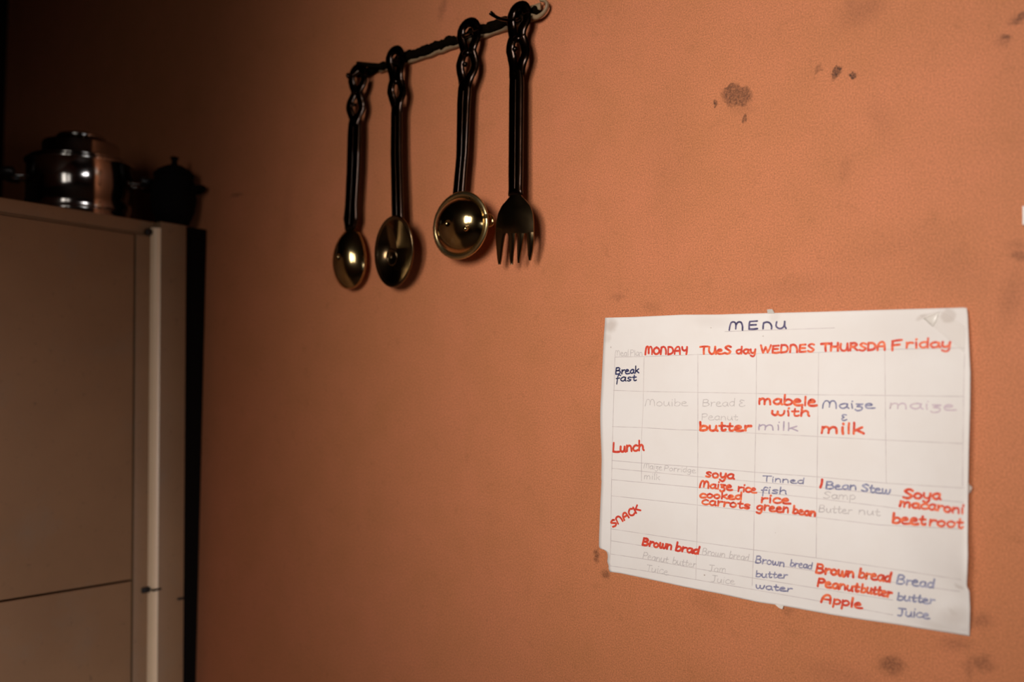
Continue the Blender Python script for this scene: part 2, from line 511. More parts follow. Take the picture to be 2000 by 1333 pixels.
# ------------------------------------------------------------------ pots on the cupboard
def on_plane(px, py, Z):
    r = ray(px, py); return CAM + r * ((Z - CAM.z) / r.z)
def pxper(p):                                  # pixels per metre at a point
    return F / ((ROT.transposed() @ (p - CAM)).z * -1)
PX = XC - .17
pc = Q(156, 400, PX); pc.z = ZT + SLOPE * (pc.y + GAP) + .004
ppm = pxper(pc)
RB = 100 / ppm
zz = lambda y: Q(150, y, PX - 0).z - pc.z
h_rim, h_tier, h_top = zz(318), zz(281), zz(268)
pot = empty('steel_pot', pc, 'shiny stainless steel lidded pot with black side handles on top of the cupboard', 'pot')
MB().lathe(pc, [(RB * .90, 0), (RB * .955, .002), (RB * .965, .010), (RB * .95, .0125), (RB * .95, .0150), (RB * .97, .018), (RB * .97, .032), (RB * .955, .034),
               (RB * .955, h_rim - .008), (RB * .99, h_rim - .006), (RB, h_rim - .002), (RB * .985, h_rim), (RB * .93, h_rim), (RB * .92, h_rim - .006), (RB * .92, .006), (0.002, .005)], 72).build('pot_body', M['steel'], pot)
LR = RB * .70
lidm = MB().lathe(pc, [(0.002, h_rim + .0005), (RB * .90, h_rim + .0005), (RB * .94, h_rim + .003), (RB * .90, h_rim + .006), (LR * 1.02, h_rim + .008), (LR, h_rim + .010), (LR, h_tier - .004), (LR * .97, h_tier),
               (LR * .72, h_tier + .004), (LR * .3, h_tier + .007), (.002, h_tier + .008)], 64)
lid = lidm.build('lid', M['steel'], pot)
MB().lathe(pc, [(.010, h_tier + .0075), (.011, h_tier + .011), (.036, h_top - .004), (.040, h_top - .001), (.037, h_top + .003), (.02, h_top + .005), (.002, h_top + .0055)], 40).build('lid_knob', M['steel'], lid)
# two side handles: steel bracket and black grip
zh = Q(288, 378, PX).z
side = (ROT @ Vector((1, 0, 0))); side.z = 0; side.normalize()
fwd = Vector((side.y, -side.x, 0))
side = (side - fwd * .36).normalized(); fwd = Vector((side.y, -side.x, 0))
for s in (1, -1):
    base = Vector((pc.x, pc.y, zh)) + side * s * RB * .955
    br = MB()
    arc = [base + side * s * d + fwd * e for d, e in ((-.001, .022), (.012, .021), (.020, .019), (.022, 0), (.020, -.019), (.012, -.021), (-.001, -.022))]
    br.sweep(catmull(arc, 4), [(.0045, .0022)] * (len(catmull(arc, 4))), 10, Vector((0, 0, 1)))
    hb = br.build('handle_bracket', M['steel'], pot)
    gr = MB()
    arc = [base + side * s * d + fwd * e + Vector((0, 0, .004)) for d, e in ((.014, .033), (.026, .030), (.031, .018), (.034, 0), (.031, -.018), (.026, -.030), (.014, -.033))]
    cc = catmull(arc, 5)
    gr.sweep(cc, [(.010, .008)] * len(cc), 14, Vector((0, 0, 1)))
    gr.build('handle_grip', M['bakelite'], hb)
# rounded black iron pot close to the pink wall, its lug handle over the gap
bx = XC - .048
BR_GAP = .0435
bc = Q(345, 400, bx); bc.y = -BR_GAP; bc.z = ZT + SLOPE * (bc.y + GAP) + .003
ppm = pxper(bc)
BR = 43 / ppm
hz = lambda y: Q(320, y, bx).z - bc.z
H = hz(342)
iron = empty('iron_pot', bc, 'round matt black lidded pot between the shiny steel pot and the pink wall', 'pot')
MB().lathe(bc, [(BR * .5, 0), (BR * .72, .004), (BR * .92, H * .28), (BR, H * .52), (BR * .96, H * .78), (BR * .84, H * .96), (BR * .88, H), (BR * .80, H), (BR * .76, H * .9), (.002, H * .85)], 56).build('pot_body', M['blackpot'], iron)
MB().lathe(bc, [(.002, H + .0005), (BR * .86, H + .0005), (BR * .9, H + .004), (BR * .7, H + .012), (BR * .35, H + .019), (BR * .16, H + .021), (BR * .12, H + .027), (BR * .2, H + .034), (.002, H + .036)], 48).build('lid', M['blackpot'], iron)
for s in (1,):
    side = Vector((.80, .60, 0)); fwd = Vector((side.y, -side.x, 0))
    b0 = bc + side * s * BR * .93 + Vector((0, 0, H * .72))
    arc = [b0 + side * s * d + fwd * e + Vector((0, 0, u)) for d, e, u in ((0, .015, 0), (.009, .012, .003), (.015, 0, .005), (.009, -.012, .003), (0, -.015, 0))]
    cc = catmull(arc, 5)
    MB().sweep(cc, [(.006, .005)] * len(cc), 12, Vector((0, 0, 1))).build('lug_handle', M['blackpot'], iron)
# ------------------------------------------------------------------ wall rail with hooks
HR = .008
rail = empty('hanging_rail', P(870, 90, 0), 'narrow cream and soot-black hook rail on the pink wall holding four brass utensils', 'rail')
ra, rb = P(690, 152, HR), P(1046, 26, HR)
ux = (rb - ra); L = ux.length; ux.normalize(); uz = Vector((-ux.z, 0, ux.x))
def RP(s, u, y): q = ra + ux * s + uz * u; return Vector((q.x, y, q.z))
# pale batten
k = 40
mb = MB()
pts = [RP(L * (.16 + .84 * i / k), -.0022 + .0005 * math.sin(i * 1.7), -.0040) for i in range(k + 1)]
mb.sweep(pts, [((.0030 + .0018 * min(1, i / 14) + .0004 * math.sin(i * 2.3)), .0038) for i in range(k + 1)], 12, power=.6)
mb.build('batten', M['railcream'], rail)
# dark crusted top strip, thicker in places
def crust(s0, s1, u, w0, w1, seed):
    rnd = random.Random(seed)
    n_ = 36
    pts = [RP(s0 + (s1 - s0) * i / n_, u + .0012 * math.sin(i * .9 + seed), -.0065) for i in range(n_ + 1)]
    rad = []
    for i in range(n_ + 1):
        t = i / n_
        e = min(1, t * 8, (1 - t) * 8) ** .5
        wd = (w0 + (w1 - w0) * t) * (.8 + .4 * rnd.random()) * max(.15, e)
        rad.append((wd, .0060 * max(.3, e)))
    return MB().sweep(pts, rad, 12)
m_ = crust(.0, L * .97, .0020, .0062, .0052, 3)
m2 = crust(L * .24, L * .62, .0035, .0074, .0066, 5)
m_.add(m2.v, m2.f)
m3 = crust(L * .64, L * .90, .0042, .0066, .0062, 8); m_.add(m3.v, m3.f)
m4 = crust(L * .88, L * 1.02, .0035, .0070, .0062, 11); m_.add(m4.v, m4.f)
m_.build('sooty_crust', M['railsoot'], rail)
# curled pale end piece
ep = MB()
A = [(1034, 28), (1046, 34), (1056, 30), (1064, 22), (1069, 11), (1066, 3), (1056, 1)]
cc = catmull([P(x, y, .010) for x, y in A], 5)
ep.sweep(cc, [(.0036 * (1 - .55 * i / len(cc)), .0030) for i in range(len(cc))], 10)
A = [(1032, 20), (1044, 16), (1056, 12)]
cc = catmull([P(x, y, .008) for x, y in A], 5)
ep.sweep(cc, [(.0050, .0026)] * len(cc), 10)
ep.build('end_curl', M['railcream'], rail)
# plain hooks, one behind each utensil
def hook(pts, r=.0022):
    cc = catmull([P(*p) for p in pts], 5)
    MB().sweep(cc, [(r * (1 if i < len(cc) - 3 else 1.25), r * (1 if i < len(cc) - 3 else 1.25)) for i in range(len(cc))], 10, Vector((0, 0, 1))).build('hook', M['handle'], rail)
hook([(716, 146, .006), (704, 138, .017), (684, 152, .024), (681, 146, .030)], .0032)
hook([(795, 112, .006), (784, 116, .018), (772, 122, .026), (768, 114, .030)])
hook([(924, 66, .006), (914, 70, .020), (906, 72, .030), (904, 66, .033)])
hook([(1020, 34, .006), (1004, 40, .020), (975, 36, .036), (957, 24, .046)])
cc = catmull([P(750, 130, .012), P(728, 128, .016), P(712, 126, .018), P(698, 124, .020)], 4)
MB().sweep(cc, [(.0042 - .0012 * i / len(cc), .003) for i in range(len(cc))], 10).build('end_curl', M['railsoot'], rail)

# ------------------------------------------------------------------ utensils
def utensil_handle(root, cl, hh, loops, bar, mat, thick=.0030):
    """cl: centre line [(y px, x px)]; hh: stand-off by y; loops: half spread by y (px); bar: [(y, half width px)]"""
    mb = MB()
    ys0, ys1 = loops[0][0], loops[-1][0]
    yb0, yb1 = bar[0][0], bar[-1][0]
    for s in (-1, 1):
        pts, rad = [], []
        n_ = 44
        for i in range(n_ + 1):
            y = ys0 + (ys1 - ys0) * i / n_
            cxp = interp(cl, y)
            sp = interp(loops, y)
            c_ = P(cxp, y, interp(hh, y))
            e_ = P(cxp + s * sp * .86, y, interp(hh, y))
            # the two strands twist over one another at the waists
            e_.y += s * .0016 * math.cos(math.pi * 2 * (y - ys0) / 62.0)
            pts.append(e_); rad.append((.0070, thick))
        mb.sweep(pts, rad, 12)
    # rounded crown of the top loop
    cxp = interp(cl, ys0); h0 = interp(hh, ys0)
    a = P(cxp - interp(loops, ys0), ys0, h0); b2 = P(cxp + interp(loops, ys0), ys0, h0)
    r = (b2 - a).length / 2
    arc = [(a + b2) / 2 + Vector((-math.cos(t) * r, 0, math.sin(t) * r * .9)) for t in [math.pi * i / 10 for i in range(11)]]
    mb.sweep(arc, [(.0066, thick)] * 11, 12)
    # cross web between the two loops
    pts, rad = [], []
    n_ = 60
    for i in range(n_ + 1):
        y = yb0 + (yb1 - yb0) * i / n_
        cxp = interp(cl, y); hw = interp(bar, y)
        h = interp(hh, y)
        p = P(cxp, y, h)
        wv = (P(cxp + hw, y, h) - p).length * 1.18
        pts.append(p); rad.append((wv, thick * (1.15 if 0 < i < n_ else .5)))
    mb.sweep(pts, rad, 16, power=.7)
    # raised ridge down the middle of the shaft
    rp = [p + Vector((0, -thick * 1.1, 0)) for p in pts[6:-3]]
    mb.sweep(rp, [(.0016, .0005)] * len(rp), 8)
    return auto(mb.build('handle', mat, root), 60)

def knots(root, items, mat):
    mb = MB()
    for (px, py, h, rx, rz) in items:
        c_ = P(px, py, h)
        ring = []
        v_, f_ = [], []
        N, K = 14, 7
        for a in range(K + 1):
            th = math.pi * a / K
            for b3 in range(N):
                ph = 2 * math.pi * b3 / N
                v_.append(c_ + Vector((rx * math.sin(th) * math.cos(ph), -.0035 * math.cos(th), rz * math.sin(th) * math.sin(ph))))
        for a in range(K):
            for b3 in range(N):
                f_.append((a * N + b3, a * N + (b3 + 1) % N, (a + 1) * N + (b3 + 1) % N, (a + 1) * N + b3))
        mb.add(v_, f_)
    return mb.build('vine_knot', mat, root)

def dome(name, root, c, ax, az, prof, tilt, mat, n=56, thick=.0012, lean=(0, 0), egg=0.0):
    """turned shell: ax, az half sizes in the wall plane, prof = [(r 0..1, depth towards viewer)]; tilt turns the long axis, lean tips the plane"""
    v_, f_ = [], []
    ct, st = math.cos(tilt), math.sin(tilt)
    m = len(prof)
    def pt(r, d, a):
        x, z = ax * r * math.cos(a), az * r * math.sin(a)
        x *= 1 + egg * math.sin(a) * r
        y = -d - lean[0] * x - lean[1] * z
        return c + Vector((x * ct - z * st, y, x * st + z * ct))
    for (r, d) in prof:
        for j in range(n): v_.append(pt(r, d, 2 * math.pi * j / n))
    for (r, d) in reversed(prof):
        for j in range(n): v_.append(pt(r, d - thick, 2 * math.pi * j / n))
    for i in range(2 * m - 1):
        for j in range(n):
            f_.append((i * n + j, i * n + (j + 1) % n, (i + 1) * n + (j + 1) % n, (i + 1) * n + j))
    f_.append(tuple(range(n))); f_.append(tuple((2 * m - 1) * n + j for j in range(n)))
    return build(name, v_, f_, mat, root)

ULAB = 'brass utensils hanging from the wall rail'
HH = lambda y0, y1, a, b: [(y0, a), (y1, b)]
# 1 serving spoon, bulging side out
r1 = empty('serving_spoon', P(697, 150, .018), 'brass spoon with small bright oval bowl, leftmost utensil on the rail', 'spoon', ULAB)
cl1 = [(140, 700), (200, 695), (260, 692), (330, 690), (446, 684)]
h1 = [(140, .019), (200, .020), (300, .022), (448, .021)]
utensil_handle(r1, cl1, h1, [(148, 12), (158, 13), (168, 11), (180, 6), (190, 9), (202, 12), (212, 12), (226, 8), (242, 4)],
               [(226, 7), (240, 10), (260, 10.5), (400, 10), (428, 11.5), (440, 9), (450, 8)], M['handle'])
knots(r1, [(696, 181, .0215, .006, .004), (692, 205, .022, .004, .003)], M['handle'])
c1 = P(683, 505, .016)
dome('bowl', r1, c1, .034, .0455, [(1, -.001), (.985, .0012), (.95, .0032), (.85, .0075), (.7, .0125), (.5, .0170), (.3, .0195), (.12, .0208), (.02, .021)], -.03, M['brass'], egg=-.14)
# 2 flat round spoon, hollow side out
r2 = empty('skimmer_spoon', P(770, 108, .018), 'dark brass spoon with wide tilted oval bowl, second utensil from left', 'spoon', ULAB)
cl2 = [(100, 771), (180, 775), (300, 774), (430, 777)]
h2 = [(100, .019), (200, .022), (300, .024), (432, .026)]
utensil_handle(r2, cl2, h2, [(112, 11), (124, 13), (138, 11), (156, 8), (168, 10), (180, 12), (192, 10), (208, 6), (222, 4)],
               [(204, 7), (220, 8.5), (250, 8.5), (425, 9), (436, 8)], M['handle'])
knots(r2, [(773, 160, .0225, .005, .004)], M['handle'])
c2 = P(769, 492, .028)
dome('bowl', r2, c2, .0425, .0505, [(1, .000), (.98, .0016), (.95, .0012), (.86, -.0004), (.7, -.0018), (.5, -.0028), (.3, -.0033), (.24, -.0030), (.2, -.0024), (.16, -.0030), (.1, -.0034), (.02, -.0035)], -.42, M['brassdark'], lean=(.06, .16))
dome('rosette', r2, P(766, 503, .0258), .0125, .0125, [(1, -.0005), (.95, .0012), (.85, .0018), (.75, .0012), (.6, -.0002), (.3, .0006), (.05, .0008)], 0, M['brassdark'], n=28, thick=.0008, lean=(.06, .16))
tg = catmull([P(787, 430, .032), P(785, 450, .0275), P(781, 462, .0255), P(780, 470, .025), P(785, 477, .025)], 5)
MB().sweep(tg, [(.0022, .0012)] * len(tg), 10).build('handle_tang', M['brass'], r2)
# 3 ladle, bulging side out
r3 = empty('soup_ladle', P(914, 56, .020), 'brass ladle with large bright round bowl and small side lug, third utensil from left', 'ladle', ULAB)
cl3 = [(55, 916), (120, 914), (170, 908), (200, 906), (300, 903), (382, 896)]
h3 = [(55, .020), (160, .022), (300, .023), (384, .022)]
utensil_handle(r3, cl3, h3, [(62, 15), (74, 17), (86, 14), (100, 10), (114, 13), (128, 15), (140, 14), (158, 9), (172, 5)],
               [(156, 8), (172, 10.5), (190, 10.5), (320, 9), (380, 9.5), (386, 9)], M['handle'])
knots(r3, [(911, 104, .0255, .007, .005), (908, 126, .0255, .0045, .0035)], M['handle'])
c3 = P(899, 441, .030)
dome('bowl', r3, c3, .0485, .0405, [(.93, -.002), (.92, .0010), (.89, .0032), (.82, .0080), (.72, .0128), (.58, .0175), (.42, .0210), (.26, .0231), (.12, .0240), (.02, .0242)], .15, M['brass'], n=72, lean=(.08, .06))
rp, rr_ = [], []
for i in range(65):
    a = 2 * math.pi * i / 64
    x, z = .0475 * math.cos(a), .0400 * math.sin(a)
    q = Vector((x * math.cos(.15) - z * math.sin(.15), -.0005 - .08 * x - .06 * z, x * math.sin(.15) + z * math.cos(.15)))
    rp.append(c3 + q); rr_.append((.0038, .0024))
tag(MB().sweep(rp, rr_, 12).build('rim', M['rimbrass'], r3), 'bright yellow brass rim of the bowl')
lg = [P(948, 424, .024), P(956, 421, .026), P(962, 427, .027), P(962, 436, .027), P(956, 441, .026), P(948, 438, .024)]
cc = catmull(lg, 5)
MB().sweep(cc, [(.0022, .0022)] * len(cc), 10).build('side_lug', M['brass'], r3)
knots(r3, [(910, 447, .0538, .0035, .0035)], M['brass']).name = 'bowl_stud'
# 4 serving fork
r4 = empty('serving_fork', P(1012, 25, .022), 'dark brass four-tined serving fork, rightmost utensil on the rail', 'fork', ULAB)
cl4 = [(18, 1016), (60, 1010), (110, 1012), (150, 1009), (380, 1007)]
h4 = [(18, .020), (140, .022), (300, .024), (380, .026)]
utensil_handle(r4, cl4, h4, [(28, 14), (40, 17), (54, 14), (72, 10), (86, 13), (100, 16), (114, 15), (134, 9), (150, 5)],
               [(132, 8), (150, 11), (170, 11.5), (340, 11.5), (368, 11), (382, 12)], M['handle'])
knots(r4, [(1010, 76, .0235, .007, .005), (1006, 96, .024, .004, .0035)], M['handle'])
# fork head: palm with four tines, one mesh, bowed outwards
def fork_surf(px, py):
    t = max(0, min(1, (py - 375) / 145))
    bow = .026 + .010 * math.sin(math.pi * min(1, t * 1.05)) * .9 - .004 * t
    cxp = 1006
    side_ = (px - cxp) / 40
    return P(px, py, bow - .0025 * side_ * side_)
fm = MB()
def strip(left, right, y0, y1, n_=22, m=6):
    top, bot = [], []
    for i in range(n_ + 1):
        y = y0 + (y1 - y0) * i / n_
        a, b4 = interp(left, y), interp(right, y)
        for j in range(m + 1):
            u = j / m
            q = fork_surf(a + (b4 - a) * u, y)
            rd = .0011 * (1 - (2 * u - 1) ** 2)
            top.append(q + Vector((0, -rd, 0))); bot.append(q + Vector((0, .0016, 0)))
    W = m + 1; T = (n_ + 1) * W
    f_ = []
    for i in range(n_):
        for j in range(m):
            a = i * W + j
            f_.append((a, a + 1, a + W + 1, a + W)); f_.append((T + a, T + a + W, T + a + W + 1, T + a + 1))
    for i in range(n_):
        a = i * W; f_.append((a, a + W, T + a + W, T + a)); a += m; f_.append((a, T + a, T + a + W, a + W))
    for j in range(m):
        a = j; f_.append((a, T + a, T + a + 1, a + 1)); a = n_ * W + j; f_.append((a, a + 1, T + a + 1, T + a))
    fm.add(top + bot, f_)
strip([(372, 999), (383, 996), (392, 989), (402, 980), (416, 973), (434, 969), (456, 968)], [(372, 1015), (383, 1018), (392, 1027), (402, 1035), (416, 1040), (434, 1042), (456, 1042)], 372, 456, 26, 12)
for tl, tr in (([(454, 968), (470, 968), (505, 971), (517, 973)], [(454, 988), (462, 985), (480, 982), (505, 979), (517, 977)]),
               ([(454, 990), (462, 993), (480, 994), (508, 995.5), (517, 997)], [(454, 1006), (470, 1005), (500, 1002), (517, 1001)]),
               ([(454, 1008), (462, 1011), (480, 1010), (505, 1010), (514, 1011)], [(454, 1024), (470, 1021), (500, 1016), (514, 1014)]),
               ([(454, 1027), (462, 1029), (480, 1030), (500, 1031), (509, 1033)], [(454, 1042), (470, 1042), (495, 1039), (509, 1036)])):
    strip(tl, tr, 454, tl[-1][0], 18, 6)
auto(fm.build('fork_head', M['brassdark'], r4), 50)

# ------------------------------------------------------------------ the menu sheet
PA, PB = P(1178, 615), P(1893, 1240)
X0, X1 = PA.x, PB.x
Z1_, Z0_ = PA.z, PB.z
def paper_h(p):
    u = max(0, min(1, (p.x - X0) / (X1 - X0))); v_ = max(0, min(1, (Z1_ - p.z) / (Z1_ - Z0_)))
    h = .0022
    h += .0150 * max(0, (u - .80) / .20) ** 1.6 * (math.sin(math.pi * min(1, max(0, v_ * .98 + .03))) ** .55)
    h += .0016 * math.sin(math.pi * u) * math.sin(math.pi * v_)
    h += .0008 * math.sin(u * 9 + v_ * 4) + .0005 * math.sin(v_ * 11 - u * 3)
    h += .010 * max(0, (u - .86) / .14) ** 1.5 * math.exp(-((v_ - .78) / .10) ** 2)
    h += .0040 * math.exp(-(((u - .93) / .07) ** 2 + ((v_ - .93) / .08) ** 2))
    return h
def PP(px, py, lift=0.0):
    h = .002
    for _ in range(6): h = paper_h(P(px, py, h))
    return P(px, py, h + lift)
TOP = [(1182, 621), (1237, 619.6), (1272, 618), (1333, 615), (1400, 614.8), (1460, 613), (1598, 609.5), (1713, 606), (1782, 604), (1884, 601), (1888, 602)]
RIGHT = [(1888, 602), (1890, 615), (1893.5, 698), (1895, 728), (1894.5, 797), (1894, 812), (1892, 884), (1891, 944), (1890, 1059), (1890.5, 1085), (1889.6, 1109), (1888, 1146), (1893, 1155), (1894.7, 1189), (1893.5, 1243)]
BOT = [(1191, 1117.8), (1208.8, 1120), (1267, 1132), (1335, 1146.7), (1413, 1162), (1480, 1177), (1529, 1184), (1621, 1201), (1690, 1212), (1759, 1221.7), (1828, 1233), (1893.5, 1243)]
LEFT = [(1182, 621), (1179, 662), (1176, 726), (1172.5, 800), (1172.4, 822), (1173, 847), (1174.9, 897), (1174, 935), (1174.6, 940), (1172, 998), (1170, 1049), (1169.8, 1070.7), (1175, 1073.5), (1179.5, 1074.5), (1184, 1077), (1186.5, 1083), (1187, 1090), (1185.7, 1098), (1189, 1106), (1188, 1111.6), (1191, 1117.8)]
def along(poly, n_, key):
    out = []
    a, b4 = poly[0][key], poly[-1][key]
    tab = sorted((p[key], p[1 - key]) for p in poly)
    for i in range(n_ + 1):
        k_ = a + (b4 - a) * i / n_
        o_ = interp(tab, k_)
        out.append(Vector((k_, o_)) if key == 0 else Vector((o_, k_)))
    return out
NU, NV = 110, 140
tp, bt, lf, rt = along(TOP, NU, 0), along(BOT, NU, 0), along(LEFT, NV, 1), along(RIGHT, NV, 1)
fr, bk = [], []
for j in range(NV + 1):
    v_ = j / NV
    for i in range(NU + 1):
        u = i / NU
        # edges bend the sheet only near themselves
        lin_l = tp[0] * (1 - v_) + bt[0] * v_; lin_r = tp[NU] * (1 - v_) + bt[NU] * v_
        q = (1 - v_) * tp[i] + v_ * bt[i] + (1 - u) * (lf[j] - lin_l) + u * (rt[j] - lin_r)
        p3 = PP(q.x, q.y)
        fr.append(p3); bk.append(p3 + Vector((0, .00035, 0)))
W = NU + 1; T = len(fr); fc = []
for j in range(NV):
    for i in range(NU):
        a = j * W + i
        fc.append((a, a + 1, a + W + 1, a + W)); fc.append((T + a, T + a + W, T + a + W + 1, T + a + 1))
for i in range(NU):
    for a in (i, NV * W + i): fc.append((a, a + 1, T + a + 1, T + a))
for j in range(NV):
    for a in (j * W, j * W + NU): fc.append((a, a + W, T + a + W, T + a))

def paper_material():
    m = NT('handwritten_sheet_paper')
    col = m.mix(m.ramp(m.noise(14, 5, .6), .35, .7), (.88, .82, .79, 1), (.85, .78, .74, 1))
    wv = warp(m, 90, .006)
    tot = None
    for (px, py, rx, rz, an, so, st) in ((1193, 636, .0075, .008, .3, .6, .42), (1186, 660, .004, .005, 0, .7, .2), (1852, 617, .0068, .0068, 0, .35, .38), (1800, 620, .006, .003, -.5, .6, .35),
                                         (1865, 1205, .012, .008, -.5, .8, .24), (1863, 1198, .006, .003, .6, .6, .3), (1873, 1146, .004, .002, .4, .6, .3), (1850, 1235, .02, .006, .1, .8, .14),
                                         (1390, 628, .02, .006, .1, .9, .12), (1512, 618, .005, .006, .4, .7, .15), (1790, 640, .07, .02, -.1, .9, .10), (1375, 1124, .0009, .0009, 0, .3, .9),
                                         (1390, 641, .0008, .0005, 0, .3, .7), (1489, 657, .0007, .0006, 0, .3, .6), (1193, 679, .0008, .001, 0, .3, .5), (1515, 1040, .0005, .0005, 0, .3, .6)):
        k_ = m.math('MULTIPLY', m.blotch(wv, PP(px, py), rx, rz, an, so), st)
        tot = k_ if tot is None else m.math('MAXIMUM', tot, k_)
    col = m.mix(tot, col, (.40, .29, .23, 1))
    m.base(col)
    m.set(Roughness=.6)
    m.b.inputs['Specular IOR Level'].default_value = .3
    m.bump(m.math('ADD', m.noise(25, 4, .5), m.math('MULTIPLY', m.noise(500, 2, .5), .03)), .12, .002)
    return m.m
M['paper'] = paper_material()
sheet = build('menu_sheet', fr + bk, fc, M['paper'], loc=None)
tag(sheet, 'large white handwritten weekly menu sheet taped to the pink wall', 'sheet')

